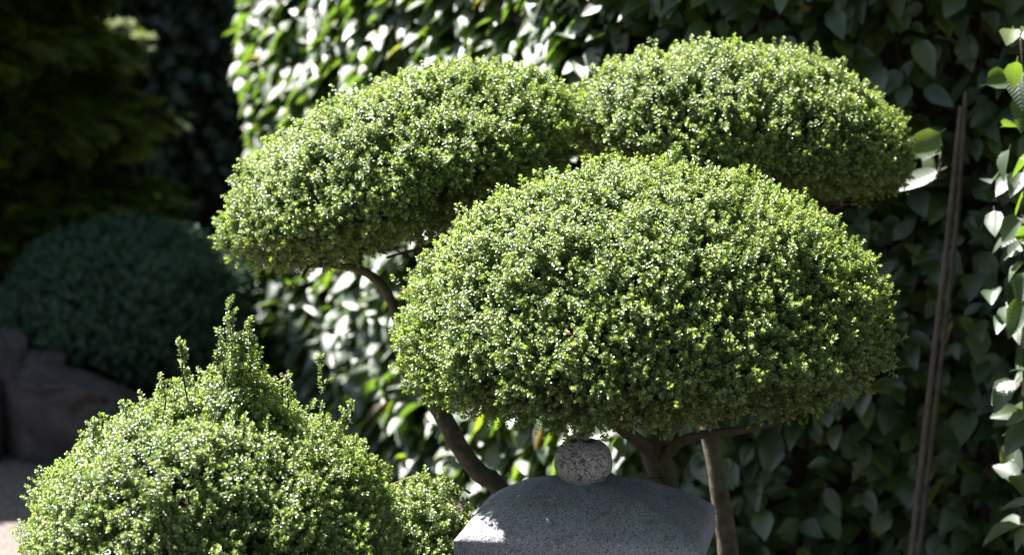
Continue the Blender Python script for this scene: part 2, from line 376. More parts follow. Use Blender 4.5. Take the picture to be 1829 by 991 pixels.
# ------------------------------------------------------------------ domes of clipped foliage
def dome_R(D, a, b, up, low, e):
    c = np.where(D[:, 2] > 0, up, low)
    return (np.abs(D[:, 0] / a) ** e + np.abs(D[:, 1] / b) ** e + np.abs(D[:, 2] / c) ** e) ** (-1 / e)
def dome_points(N, c, a, b, up, low, e, tilt, seed, lump=0.02, clump=0.012, thick=0.03):
    """N points near the surface of a tilted dome: positions, outward normals, depth under the surface"""
    r = np.random.default_rng(seed)
    D = norm(r.normal(size=(N * 4, 3))); rr = dome_R(D, a, b, up, low, e)
    eps = 1e-3
    def nrm(D, rr):
        S = D * rr[:, None]; cc = np.where(D[:, 2] > 0, up, low)
        G = np.stack([np.sign(S[:, 0]) * np.abs(S[:, 0] / a) ** (e - 1) / a, np.sign(S[:, 1]) * np.abs(S[:, 1] / b) ** (e - 1) / b, np.sign(S[:, 2]) * np.abs(S[:, 2] / cc) ** (e - 1) / cc], 1)
        return norm(G)
    Nn = nrm(D, rr); area = rr ** 2 / np.maximum(0.15, np.sum(Nn * D, axis=1))
    keep = r.random(len(D)) < area / np.quantile(area, 0.98)
    D, rr, Nn = D[keep][:N], rr[keep][:N], Nn[keep][:N]
    S = D * rr[:, None]
    h = lump * vnoise(S * 5.5 + seed * 7.1) + lump * 0.6 * vnoise(S * 13 + 3) + clump * vnoise(S * 32 + 11) + clump * 0.7 * vnoise(S * 60 + 5)
    d = np.abs(r.normal(size=len(S))) * thick
    d = np.where(r.random(len(S)) < 0.09, -r.random(len(S)) * 0.018, d)
    d = np.where(r.random(len(S)) < 0.006, -0.015 - r.random(len(S)) * 0.018, d)   # a few stray new shoots
    gap = vnoise(S * 30 + 50) + 0.6 * vnoise(S * 17 + 70)                      # small thin places between the clumps
    ok = (gap > -0.42) | (r.random(len(S)) < 0.3)
    S, Nn, h, d = S[ok], Nn[ok], h[ok], d[ok]
    S = S + Nn * (h - d)[:, None]
    ct, st = math.cos(tilt), math.sin(tilt)
    Rt = np.array([[ct, 0, -st], [0, 1, 0], [st, 0, ct]])
    return S @ Rt.T + np.array(tuple(c)), Nn @ Rt.T, d, h
def dome_core(name, c, a, b, up, low, e, tilt, k, mat, parent, seed):  # solid dark shell added under the leaves against light leaks, stands for twigs
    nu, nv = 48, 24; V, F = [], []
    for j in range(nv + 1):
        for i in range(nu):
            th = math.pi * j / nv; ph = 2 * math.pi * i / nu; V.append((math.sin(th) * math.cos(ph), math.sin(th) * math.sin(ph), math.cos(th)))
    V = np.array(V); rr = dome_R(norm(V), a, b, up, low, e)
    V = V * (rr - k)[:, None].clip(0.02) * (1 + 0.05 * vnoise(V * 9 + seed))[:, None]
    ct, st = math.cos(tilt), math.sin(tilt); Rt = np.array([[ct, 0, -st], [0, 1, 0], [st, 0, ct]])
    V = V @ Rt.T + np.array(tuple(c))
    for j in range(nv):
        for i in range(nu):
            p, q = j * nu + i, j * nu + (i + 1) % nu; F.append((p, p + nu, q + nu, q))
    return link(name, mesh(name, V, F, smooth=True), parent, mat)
def shoots_on(P, Nn, seed, upw=0.35, jit=0.45):
    r = np.random.default_rng(seed + 100)
    A = norm(Nn + np.array([0, 0, upw]) + r.normal(size=P.shape) * jit)
    return frames(A, r.normal(size=P.shape))
def dome(parent, N, c, a, b, up, low, e=2.2, tilt=0.0, seed=1, size=1.0, thick=0.028, lump=0.022, clump=0.026, label=None, scatter=None, core=0.085, name='foliage_pad', core_mat=None, upw=0.35):
    P, Nn, d, h = dome_points(N, c, a, b, up, low, e, tilt, seed, lump, clump, thick)
    r = np.random.default_rng(seed + 5)
    thin = (Nn[:, 2] < -0.35) & (r.random(len(P)) < 0.68)
    P, Nn = P[~thin], Nn[~thin]
    o = foliage(name, P, shoots_on(P, Nn, seed, upw), size * r.uniform(0.7, 1.2, len(P)), scatter or box_shoots, parent, label)
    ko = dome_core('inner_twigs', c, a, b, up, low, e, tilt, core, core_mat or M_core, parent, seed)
    return o

# ================================================================== SETTING: ground, soil bed
def ground():
    nx = 60; V, F = [], []
    xs = np.concatenate([np.linspace(-80, -6, 8), np.linspace(-5, 5, 60), np.linspace(6, 80, 8)])
    ys = np.concatenate([np.linspace(-40, 1, 6), np.linspace(2, 12, 70), np.linspace(14, 160, 10)])
    for y in ys:
        for x in xs:
            V.append((x, y, 0))
    V = np.array(V, float); near = (np.abs(V[:, 0]) < 5.2) & (V[:, 1] > 1.9) & (V[:, 1] < 12.2)
    V[:, 2] = np.where(near, 0.008 * vnoise(V * 2.2), 0)
    w = len(xs)
    for j in range(len(ys) - 1):
        for i in range(w - 1):
            F.append((j * w + i, j * w + i + 1, (j + 1) * w + i + 1, (j + 1) * w + i))
    o = link('ground', mesh('ground', V, F, True), None, M_gravel); o['kind'] = 'structure'
ground()
def soil_bed():
    """the planting bed under hedge, tree and shrubs"""
    out = [(-0.95, 0.5), (1.2, 0.4), (3.8, 0.5), (3.8, 8.0), (0.6, 12.2), (-1.3, 12.0), (-0.95, 9.5), (-0.6, 7.4), (-0.9, 5.8)]  # front stretched out of view to cut light bouncing off the gravel
    nx, ny = 90, 110; V, F, idx = [], [], {}
    def inside(x, y):
        c = False
        for k in range(len(out)):
            (x1, y1), (x2, y2) = out[k], out[k - 1]
            if (y1 > y) != (y2 > y) and x < (x2 - x1) * (y - y1) / (y2 - y1) + x1: c = not c
        return c
    g = lambda i, j: (-1.2 + 5.2 * i / nx, 0.3 + 12.1 * j / ny)
    for i in range(nx):
        for j in range(ny):
            x, y = g(i + .5, j + .5)
            if inside(x, y):
                q = []
                for a, b in ((i, j), (i + 1, j), (i + 1, j + 1), (i, j + 1)):
                    if (a, b) not in idx: idx[(a, b)] = len(V); V.append((*g(a, b), 0.0))
                    q.append(idx[(a, b)])
                F.append(tuple(q))
    V = np.array(V); V[:, 2] = 0.035 + 0.015 * vnoise(V * 7) + 0.01 * vnoise(V * 19)
    o = link('soil_bed', mesh('soil_bed', V, F, True), None, M_soil); o['kind'] = 'structure'
soil_bed()

# ================================================================== THE CLOUD-PRUNED TREE
tree = empty('cloud_pruned_tree', (0.25, 5.6, 0), 'cloud-pruned box tree with three clipped domed pads on bare crooked stems behind the stone lantern', 'tree')
cF = at(1154, 640, 5.2)
dome(tree, 50000, cF, 0.552, 0.47, 0.424, 0.092, 2.0, R(3), 1, label='largest and lowest pad, front of the tree')
dome(tree, 1500, at(1225, 702, 4.98), 0.09, 0.10, 0.05, 0.060, 2.0, 0, 15, name='foliage_pad', core=0.05, label='small clump hanging under the front pad')
cL = at(722, 325, 5.75)
dome(tree, 30000, cL, 0.450, 0.36, 0.230, 0.125, 2.0, R(20), 2, label='left pad, long and tilted down to the left')
cB = at(1322, 268, 5.95)
dome(tree, 30000, cB, 0.432, 0.36, 0.232, 0.09, 2.25, R(-8), 3, label='upper right pad behind the front one')

def branch(name, pxs, rads, seed, parent=tree, lumps=0.10, mat=M_bark, seg=12):
    return tube_obj(name, [at(*p) if len(p) == 3 else Vector(p[:3]) for p in pxs], rads, mat, parent, seg, lumps, seed)
b0 = at(905, 900, 5.52); 
tube_obj('stem', [at(560, 470, 5.72), at(600, 475, 5.72), at(645, 482, 5.72), at(686, 515, 5.70), at(710, 570, 5.67), at(722, 650, 5.62), at(757, 692, 5.6), at(795, 750, 5.57), at(822, 800, 5.55), at(856, 845, 5.53), b0, Vector((0.12, 5.56, 0.2)), Vector((0.2, 5.58, -0.05))],
         [0.006, 0.008, 0.010, 0.012, 0.014, 0.017, 0.021, 0.0225, 0.023, 0.024, 0.025, 0.027, 0.033], M_bark, tree, 14, 0.09, 4)
tube_obj('branch', [at(722, 640, 5.62), at(745, 560, 5.7), at(755, 480, 5.76), at(750, 430, 5.8), at(735, 380, 5.82)], [0.016, 0.013, 0.012, 0.011, 0.008], M_bark, tree, 10, 0.08, 5)
tube_obj('branch', [at(690, 460, 5.7), at(725, 450, 5.72), at(760, 442, 5.75)], [0.003, 0.004, 0.0045], M_bark, tree, 8, 0.08, 6)
tube_obj('branch', [at(540, 495, 5.6), at(560, 470, 5.66), at(640, 430, 5.75)], [0.003, 0.005, 0.006], M_bark, tree, 8, 0.08, 6)
# centre trunk with its fork
tube_obj('trunk', [Vector((0.40, 5.5, -0.05)), Vector((0.37, 5.48, 0.25)), at(1185, 880, 5.42), at(1178, 830, 5.40), at(1174, 800, 5.38), at(1172, 770, 5.36)], [0.055, 0.045, 0.040, 0.037, 0.034, 0.018], M_mossy, tree, 16, 0.2, 7)
tube_obj('branch', [at(1176, 822, 5.39), at(1150, 795, 5.34), at(1110, 765, 5.28), at(1070, 738, 5.22), at(1000, 690, 5.15), at(930, 650, 5.15)], [0.022, 0.019, 0.016, 0.014, 0.010, 0.006], M_mossy, tree, 10, 0.12, 8)
tube_obj('branch', [at(1180, 825, 5.38), at(1205, 795, 5.32), at(1250, 776, 5.24), at(1310, 770, 5.18), at(1370, 757, 5.14), at(1430, 733, 5.12), at(1480, 700, 5.12)], [0.022, 0.014, 0.0105, 0.0095, 0.008, 0.0065, 0.004], M_mossy, tree, 10, 0.12, 9)
tube_obj('branch', [at(1172, 790, 5.37), at(1160, 745, 5.32), at(1150, 690, 5.25)], [0.012, 0.009, 0.007], M_mossy, tree, 8, 0.1, 10)
tube_obj('branch', [at(1176, 790, 5.37), at(1200, 740, 5.38), at(1240, 680, 5.40)], [0.016, 0.013, 0.009], M_mossy, tree, 8, 0.1, 11)
# rear stem carrying the upper right pad
tube_obj('stem', [Vector((0.60, 5.82, -0.05)), at(1303, 1010, 5.78), at(1293, 930, 5.78), at(1283, 860, 5.78), at(1272, 800, 5.79), at(1262, 750, 5.8), at(1265, 640, 5.86), at(1290, 480, 5.93), at(1310, 330, 5.96)], [0.034, 0.027, 0.0255, 0.0245, 0.0235, 0.022, 0.019, 0.016, 0.012], M_bark, tree, 14, 0.07, 12)
# fine twigs under the pads
def twigs(parent, n, c, a, b, low, tilt, seed):
    r = np.random.default_rng(seed); parts = []
    for k in range(n):
        an = r.uniform(0, 2 * math.pi); q = math.sqrt(r.uniform(0.1, 0.85)); x, y = a * q * math.cos(an), b * q * math.sin(an)
        z = -low * math.sqrt(max(0, 1 - q * q)) * 0.8
        p1 = Vector((x * math.cos(tilt) - z * math.sin(tilt), y, x * math.sin(tilt) + z * math.cos(tilt))) + Vector(c)
        dr = Vector((math.cos(an), math.sin(an), r.uniform(-0.1, 0.35)))
        p0 = p1 - dr * r.uniform(0.05, 0.12) - Vector((0, 0, r.uniform(-.01, 0.025)))
        p2 = p1 + dr * r.uniform(0.03, 0.07)
        parts.append(tube([p0, p1, p2], [0.0028, 0.002, 0.001], 4, 0, 0, 2))
    o = link('twigs', mesh('twigs', *merge(parts)), parent, M_twig); o['kind'] = 'stuff'
twigs(tree, 190, cF, 0.52, 0.46, 0.12, 0, 31)
twigs(tree, 90, cL, 0.44, 0.34, 0.165, R(18), 32)
twigs(tree, 90, cB, 0.40, 0.34, 0.16, R(-11), 33)

# ================================================================== STONE LANTERN
eL, eR = at(810, 962, 4.885), at(1247, 983, 4.79)
th = math.atan2(eR.y - eL.y, eR.x - eL.x); hw = (eR - eL).length / 2
mid = (eL + eR) / 2; fwd = Vector((-math.sin(th), math.cos(th), 0)); hd = 0.212; lc = mid + fwd * hd
ze = (eL.z + eR.z) / 2
lantern = empty('stone_lantern', (lc.x, lc.y, 0.0), 'grey granite garden lantern with curved square roof and pitted ball, below the tree', 'stone lantern', rz=th)
def roof():
    n = 64; V, F = [], []; H = 0.099
    g = np.linspace(-1, 1, n + 1)
    for v in g:
        for u in g:
            m = (abs(u) ** 36 + abs(v) ** 36) ** (1 / 36)
            m = min(1.0, m)
            z = H * (1 - m ** 2.05) - 0.004 * (1 - min(1, (1 - m) / 0.03)) ** 2
            V.append((u * hw, v * hd, ze + z))
    V = np.array(V); V[:, 2] += 0.0012 * vnoise(V * 60) + 0.002 * vnoise(V * 18)
    V = V.tolist(); w = n + 1
    for j in range(n):
        for i in range(n): F.append((j * w + i, j * w + i + 1, (j + 1) * w + i + 1, (j + 1) * w + i))
    ring = [i for i in range(w)] + [j * w + n for j in range(1, w)] + [n * w + i for i in range(n - 1, -1, -1)] + [j * w for j in range(n - 1, 0, -1)]
    k = len(V); L = len(ring)
    for dz, s in ((-0.060, 1.0), (-0.068, 0.985), (-0.03, 0.55)):
        for q in ring: V.append((V[q][0] * s, V[q][1] * s, ze + dz))
    for q in range(L):
        q2 = (q + 1) % L; F.append((ring[q2], ring[q], k + q, k + q2))
        for t in range(2): F.append((k + t * L + q2, k + t * L + q, k + (t + 1) * L + q, k + (t + 1) * L + q2))
    F.append(tuple(k + 2 * L + q for q in range(L - 1, -1, -1)))
    me = mesh('roof', V, F); 
    me.polygons.foreach_set('use_smooth', [i < n * n for i in range(len(me.polygons))])
    return me
link('roof', roof(), lantern, M_granite, False)
def lathe(prof, seg=40, jitter=0.0, seed=0):
    V, F = [], []
    for r_, z in prof:
        for s in range(seg):
            a = 2 * math.pi * s / seg; V.append((r_ * math.cos(a), r_ * math.sin(a), z))
    V = np.array(V, float)
    if jitter: V += norm(V - V.mean(0)) * (jitter * vnoise(V * 30 + seed) + jitter * .6 * vnoise(V * 75 + seed))[:, None]
    for k in range(len(prof) - 1):
        for s in range(seg):
            a, b = k * seg + s, k * seg + (s + 1) % seg; F.append((a, b, b + seg, a + seg))
    F.append(tuple(range(seg))[::-1]); F.append(tuple((len(prof) - 1) * seg + s for s in range(seg)))
    return V.tolist(), F
bw = at(1042, 828, lc.y)
zt = ze + 0.088
rb = 0.0675
prof = [(0.030, zt - 0.01), (0.044, zt - 0.004)]
for k in range(1, 15):
    t = k / 15 * math.pi; prof.append((rb * math.sin(t) ** 0.85, zt + 0.050 - 0.055 * math.cos(t) * 0.98))
prof += [(0.020, zt + 0.1005), (0.014, zt + 0.104), (0.010, zt + 0.110), (0.004, zt + 0.112)]
fin = link('finial', mesh('finial', *lathe(prof, 48, 0.0028, 3), smooth=True), lantern, M_ball, False)
off = Matrix.Rotation(-th, 3, 'Z') @ Vector((bw.x - lc.x, 0, 0)); fin.location = (off.x, off.y, 0)
def box(x0, x1, y0, y1, z0, z1):
    return [(x0, y0, z0), (x1, y0, z0), (x1, y1, z0), (x0, y1, z0), (x0, y0, z1), (x1, y0, z1), (x1, y1, z1), (x0, y1, z1)], [(0, 3, 2, 1), (4, 5, 6, 7), (0, 1, 5, 4), (1, 2, 6, 5), (2, 3, 7, 6), (3, 0, 4, 7)]
h = 0.13
for sx in (-1, 1):
    for sy in (-1, 1):
        link('light_box_post', mesh('light_box_post', *box(sx * h - 0.028, sx * h + 0.028, sy * h - 0.028, sy * h + 0.028, 0.40, ze - 0.032)), lantern, M_granite, False)
link('light_box_floor', mesh('light_box_floor', *box(-0.2, 0.2, -0.2, 0.2, 0.34, 0.398)), lantern, M_granite, False)
link('base', mesh('base', *box(-0.15, 0.15, -0.15, 0.15, -0.02, 0.338)), lantern, M_granite, False)

# ================================================================== CLIPPED BUSH, BOTTOM LEFT
bush = empty('box_bush', (at(390, 960, 4.85).x, 4.85, 0), 'sunlit rounded box bush in the near left corner with loose upright shoots on top', 'bush')
cb = at(380, 1000, 4.85)
dome(bush, 36000, cb, 0.368, 0.38, 0.338, 0.42, 2.1, R(-3), 4, thick=0.034, lump=0.03, clump=0.016, name='foliage', upw=0.5)
def shoots(parent, specs, seed, scatter=box_shoots, name='shoot'):
    """long loose shoots: a thin stem with small leafy side shoots up its length"""
    r = np.random.default_rng(seed)
    for (x0, y0, x1, y1, Y, spread, n) in specs:
        p0, p1 = at(x0, y0, Y), at(x1, y1, Y - 0.02)
        md = (p0 + p1) / 2 + Vector((r.uniform(-.008, .008), 0, 0))
        st = tube_obj(name, [p0, md, p1], [0.0022, 0.0017, 0.001], M_twig, parent, 5, 0, 0, 3)
        t = r.random(n) ** 0.9; A = np.array(p0)[None] * (1 - t[:, None]) + np.array(p1)[None] * t[:, None]
        wd = spread * (1 - t * 0.8)
        offs = r.normal(size=(n, 3)) * wd[:, None] * 0.5; P = A + offs
        rot = frames(norm(offs * 12 + np.array([0, 0, 0.8]) + r.normal(size=(n, 3)) * 0.3), r.normal(size=(n, 3)))
        foliage('leaves', P, rot, r.uniform(0.7, 1.1, n), scatter, st)
shoots(bush, [(420, 700, 408, 545, 4.85, 0.020, 46), (338, 730, 322, 612, 4.8, 0.012, 26), (292, 740, 288, 682, 4.78, 0.008, 12), (450, 700, 447, 583, 4.87, 0.024, 46),
              (430, 690, 428, 610, 4.83, 0.024, 40), (515, 740, 512, 672, 4.9, 0.02, 20), (575, 760, 573, 640, 4.9, 0.007, 12),
              (400, 720, 392, 600, 4.84, 0.018, 24), (165, 800, 167, 760, 4.8, 0.012, 12), (225, 760, 222, 730, 4.8, 0.014, 12), (620, 760, 625, 720, 4.9, 0.014, 12)], 51)
# mound of denser growth at the foot of the tall shoots
Pm, Nm, _, _ = dome_points(650, at(432, 735, 4.88), 0.085, 0.10, 0.095, 0.05, 2.0, 0, 44, 0.01, 0.012, 0.03)
foliage('foliage', Pm, shoots_on(Pm, Nm, 44, 0.8), RNG.uniform(.8, 1.2, len(Pm)), box_shoots, bush)

shrub = empty('low_box_shrub', (at(770, 950, 5.05).x, 5.05, 0), 'small loose box shrub between the large bush and the stone lantern', 'shrub')
dome(shrub, 7500, at(755, 1000, 5.08), 0.20, 0.17, 0.165, 0.25, 1.8, R(-13), 6, thick=0.045, lump=0.05, clump=0.03, name='foliage', core=0.1, upw=0.5)
tube_obj('stem', [Vector((at(755, 985, 5.08).x, 5.08, -0.03)), at(757, 1020, 5.08), at(775, 940, 5.05)], [0.012, 0.009, 0.005], M_twig, shrub, 8)
tube_obj('dead_twig', [at(690, 870, 5.2), at(770, 845, 5.25), at(840, 880, 5.2)], [0.004, 0.004, 0.003], M_bark, shrub, 7, 0.1, 3)
tube_obj('stem', [Vector((cb.x, 4.85, -0.03)), Vector((cb.x, 4.85, 0.25))], [0.03, 0.02], M_bark, bush, 8)

# ================================================================== THE LARGE-LEAVED HEDGE
path = np.array([(-0.75, 11.6), (-1.14, 10.2), (-0.66, 9.0), (-0.05, 7.9), (0.32, 7.12), (0.85, 6.85), (1.4, 6.68), (2.0, 6.5), (2.9, 6.3)])
def hedge_path(s):
    n = len(path) - 1; t = np.clip(s, 0, 0.99999) * n; i = t.astype(int); f = (t - i)[:, None]
    P = lambda k: path[np.clip(k, 0, n)]
    p0, p1, p2, p3 = P(i - 1), P(i), P(i + 1), P(i + 2)
    c = 0.5 * ((2 * p1) + (-p0 + p2) * f + (2 * p0 - 5 * p1 + 4 * p2 - p3) * f ** 2 + (-p0 + 3 * p1 - 3 * p2 + p3) * f ** 3)
    d = 0.5 * ((-p0 + p2) + 2 * (2 * p0 - 5 * p1 + 4 * p2 - p3) * f + 3 * (-p0 + 3 * p1 - 3 * p2 + p3) * f ** 2)
    d = norm(d); return c, np.stack([d[:, 1], -d[:, 0]], 1) * 1.0
HH = 2.65
hedge = empty('leafy_hedge', (0.5, 7.6, 0), 'tall broad-leaved hedge behind the tree, sunlit at its left end, deep shade at right', 'hedge')
def hedge_points(N, seed, inner=False):
    r = np.random.default_rng(seed)
    ss = np.linspace(0, 1, 400); cc, _ = hedge_path(ss); ln = np.r_[0, np.cumsum(np.linalg.norm(np.diff(cc, axis=0), axis=1))]
    s = np.interp(r.random(N) * ln[-1], ln, ss)
    c, nr = hedge_path(s)
    z = r.random(N) ** 0.95 * HH
    d = np.abs(r.normal(size=N)) * (np.where(c[:, 0] < 0.25, 0.045, 0.10) if not inner else 0.22)
    Pn = np.stack([c[:, 0], c[:, 1], z], 1)
    h = (0.05 + 0.04 * (c[:, 0] > 0.3)) * vnoise(Pn * 2.3 + 5) + 0.035 * vnoise(Pn * 6 + 9) + 0.025 * vnoise(Pn * 14 + 2)
    o = h - d
    P = np.stack([c[:, 0] + nr[:, 0] * o, c[:, 1] + nr[:, 1] * o, z], 1)
    return P, np.stack([nr[:, 0], nr[:, 1], np.zeros(N)], 1), o, r
def hedge_orient(P, Nn, r, up=0.85, jit=0.27):
    N = len(P)
    Z = norm(Nn * 0.62 + np.array([0, 0, up]) + r.normal(size=(N, 3)) * jit)
    X = norm(Nn * 0.6 + np.array([0, 0, -0.38]) + r.normal(size=(N, 3)) * 0.8)
    return frames(Z, X)
P, Nn, o_, r_ = hedge_points(30000, 60)
keep = (P[:, 0] < 0.35) | (r_.random(len(P)) < 0.45) | (P[:, 2] > 2.2)          # thinner in the shade, dark gaps between the leaves
P, Nn, o_ = P[keep], Nn[keep], o_[keep]
rot = hedge_orient(P, Nn, r_)
sz = r_.uniform(0.6, 1.35, len(P)) * np.where(P[:, 0] < 0.2, 1.14, 1.0)
# the 300 that show largest become leaves of their own
px, py, f = to_px(P)
def in_ell(cx, cy, a, b): return ((px - cx) / a) ** 2 + ((py - cy) / b) ** 2 < 1
hid = in_ell(1157, 560, 440, 270) | in_ell(715, 300, 330, 175) | in_ell(1322, 250, 300, 160) | (in_ell(385, 985, 330, 300)) | ((px > 820) & (px < 1270) & (py > 870))
vis = (px > 420) & (px < 1835) & (py > -10) & (py < 1000) & ~hid
score = np.where(vis, sz / f + (o_ - 0.03) * 2.2, -9)
order = np.argsort(-score)[:198]
own = np.zeros(len(P), bool); own[order] = True
for k in order:
    me = HL[int(r_.integers(0, len(HL)))]
    o = bpy.data.objects.new('leaf', me); COL.objects.link(o); o.parent = hedge
    o.location = Vector(P[k]) - hedge.location; o.rotation_euler = tuple(rot[k]); o.scale = (float(sz[k]),) * 3
foliage('foliage', P[~own], rot[~own], sz[~own], hedge_leaves, hedge)
P2, N2, o2, r2 = hedge_points(9000, 61, True); k2 = (P2[:, 0] < 0.35) | (r2.random(len(P2)) < 0.5); P2, N2 = P2[k2], N2[k2]; P2 = P2 - N2 * 0.12
foliage('inner_foliage', P2, hedge_orient(P2, N2, r2), r2.uniform(0.9, 1.4, len(P2)), hedge_leaves, hedge)
# top of the hedge
r3 = np.random.default_rng(62); s3 = r3.random(4500); c3, n3 = hedge_path(s3); 
o3 = -r3.random(4500) * 0.62
P3 = np.stack([c3[:, 0] + n3[:, 0] * o3, c3[:, 1] + n3[:, 1] * o3, HH + 0.05 * r3.normal(size=4500)], 1)
foliage('top_foliage', P3, frames(norm(np.array([[0, 0, 1.]]) + r3.normal(size=(4500, 3)) * .4), r3.normal(size=(4500, 3))), r3.uniform(.8, 1.3, 4500), hedge_leaves, hedge)
# a bough that leans out of the hedge into the sun at the right, and a few leaves that reach a beam
def bough(px0, py0, px1, py1, Y, n, sx, sy, sy2, seed):
    r = np.random.default_rng(seed); p0, p1 = np.array(at(px0, py0, Y)), np.array(at(px1, py1, Y))
    root = Vector(p0) + Vector((0.12, 0.7, 0.02))
    tube_obj('branch', [root, Vector(p0), Vector((p0 + p1) / 2) + Vector((r.uniform(-.03, .03), 0, 0)), Vector(p1)], [0.008, 0.006, 0.004, 0.002], M_twig, hedge, 6, 0.05, seed, 3)
    t = r.random(n)[:, None]; P = p0 * (1 - t) + p1 * t + r.normal(size=(n, 3)) * np.array([sx, sy, sy2])
    out = np.array([-0.5, -0.8, 0.0])[None]
    rot = hedge_orient(P, np.repeat(out, n, 0), r, 0.8, 0.5); sc = r.uniform(0.8, 1.3, n)
    for k in range(n):
        o = bpy.data.objects.new('leaf', HL[int(r.integers(0, len(HL)))]); COL.objects.link(o); o.parent = hedge
        o.location = Vector(P[k]) - hedge.location; o.rotation_euler = tuple(rot[k]); o.scale = (float(sc[k]),) * 3
bough(1842, 1000, 1832, 420, 6.0, 46, 0.030, 0.08, 0.05, 91)
bough(1842, 420, 1822, 60, 6.05, 30, 0.032, 0.08, 0.05, 92)
bough(1672, 318, 1676, 235, 6.35, 5, 0.014, 0.04, 0.015, 97)
bough(1110, 750, 1087, 782, 6.3, 3, 0.012, 0.02, 0.012, 95)
# solid dark core in place of inner twigs, added to stop light passing through
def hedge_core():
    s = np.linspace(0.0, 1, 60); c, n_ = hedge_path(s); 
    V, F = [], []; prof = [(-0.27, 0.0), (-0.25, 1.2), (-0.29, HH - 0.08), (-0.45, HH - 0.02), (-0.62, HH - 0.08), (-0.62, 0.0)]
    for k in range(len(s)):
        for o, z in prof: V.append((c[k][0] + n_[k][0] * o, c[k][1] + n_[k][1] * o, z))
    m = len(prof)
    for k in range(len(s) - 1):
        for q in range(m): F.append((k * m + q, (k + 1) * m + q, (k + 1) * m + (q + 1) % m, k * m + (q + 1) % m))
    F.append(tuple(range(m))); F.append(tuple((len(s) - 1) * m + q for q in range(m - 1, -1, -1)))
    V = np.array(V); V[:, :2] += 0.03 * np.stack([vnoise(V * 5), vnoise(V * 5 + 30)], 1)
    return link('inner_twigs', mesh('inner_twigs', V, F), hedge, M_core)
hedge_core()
for k in range(26):
    s = np.array([0.1 + 0.034 * k]); c, n_ = hedge_path(s); c = c[0]; n_ = n_[0]
    b = Vector((c[0] - n_[0] * 0.2, c[1] - n_[1] * 0.2, 0)); rr = random.Random(k)
    pts = [b]
    for q in range(1, 6): pts.append(Vector((b.x + rr.uniform(-.1, .1) - n_[0] * 0.02 * q, b.y + rr.uniform(-.06, .06) - n_[1] * 0.02 * q, q * 0.42)))
    tube_obj('branch', pts, [0.014, 0.012, 0.010, 0.008, 0.006, 0.004], M_twig, hedge, 6, 0.05, k, 2)

# ================================================================== TWO CANES TIED TOGETHER
cane = empty('plant_support', (at(1640, 991, 6.62).x - 0.03, 6.60, 0), 'pair of thin brown split canes tied together, leaning upright before the shaded hedge at right', 'garden stake')
def cane_pts(x0, x1, Y): return [at(x0, 1150, Y), at(x0 + (x1 - x0) * 0.2, 980, Y), at(x0 + (x1 - x0) * .5, 700, Y), at(x0 + (x1 - x0) * 0.75, 480, Y), at(x1, 190, Y)]
def cane_ring(pts, rad, seed):
    return tube(pts, rad, 8, 0.03, seed, 6)
link('cane', mesh('cane', *cane_ring([at(1606, 1150, 6.60), at(1627, 991, 6.60), at(1650, 790, 6.60), at(1671, 610, 6.60), at(1691, 440, 6.60), at(1709, 265, 6.60), at(1717, 190, 6.60)], [0.009] * 4 + [0.0085, 0.008, 0.0075], 1), smooth=True), cane, M_cane)
link('cane', mesh('cane', *cane_ring([at(1621, 1150, 6.62), at(1641, 991, 6.62), at(1664, 790, 6.62), at(1685, 610, 6.62), at(1705, 440, 6.62), at(1719, 265, 6.62), at(1725, 165, 6.62)], [0.0068] * 4 + [0.0066, 0.0062, 0.0055], 2), smooth=True), cane, M_cane)
for (x, y) in ((1648, 868), (1682, 560)):
    c0 = at(x, y, 6.61); parts = []
    for q in range(3):
        ring = [c0 + Vector((0.019 * math.cos(a), 0.014 * math.sin(a), 0.004 * q - 0.004 + 0.002 * math.sin(a))) for a in np.linspace(0, 2 * math.pi, 17)]
        parts.append(tube(ring, [0.0014] * 17, 4, 0, 0, 1))
    link('tie', mesh('tie', *merge(parts)), cane, M_tie)

# ================================================================== BACKGROUND, LEFT
# rocks edging the far bed
def rock(c, sx, sy, sz, seed, label, cuts=9):
    import bmesh
    bm = bmesh.new(); bmesh.ops.create_icosphere(bm, subdivisions=5, radius=1.0)
    V = np.array([v.co[:] for v in bm.verts]); rs = np.random.default_rng(seed)
    V = np.sign(V) * np.abs(V) ** 0.5; 
    V = V * (1 + 0.16 * vnoise(V * 1.4 + seed * 3) + 0.10 * vnoise(V * 3.1 + seed) - 0.09 * (1 - np.abs(vnoise(V * 3.7 + seed * 2))) ** 6 + 0.06 * vnoise(V * 7 + seed) + 0.03 * vnoise(V * 16 + seed))[:, None]
    for _ in range(cuts):
        nn = norm(rs.normal(size=(1, 3)))[0]; dd = V @ nn; lim = 0.80; V = V - np.outer(np.maximum(0, dd - lim) * 0.85, nn)
    for v, co in zip(bm.verts, V): v.co = co * np.array([sx, sy, sz])
    me = bpy.data.meshes.new('rock'); bm.to_mesh(me); bm.free(); me.materials.append(M_rock)
    me.polygons.foreach_set('use_smooth', [True] * len(me.polygons))
    o = bpy.data.objects.new('rock', me); COL.objects.link(o); o.location = c; o.rotation_euler = (0, 0, rs.uniform(-.2, .2))
    return tag(o, label, 'rock', 'rocks edging the far bed')
def gp(px, py, Y, z): v = at(px, py, Y); return (v.x, Y, z)
rock(gp(120, 730, 9.1, 0.13), 0.33, 0.24, 0.23, 1, 'large flat-faced rock directly below the dark round bush')
rock(gp(10, 650, 9.25, 0.24), 0.10, 0.14, 0.27, 2, 'upright rock at the left edge of the photo, left of the large flat-faced rock')
rock(gp(-80, 730, 9.0, 0.12), 0.24, 0.2, 0.22, 3, 'low rock partly cut off by the left edge, beside the upright rock')
rock(gp(330, 730, 9.2, 0.10), 0.16, 0.18, 0.16, 4, 'low rock in shadow right of the large rock, behind the bush with upright shoots')

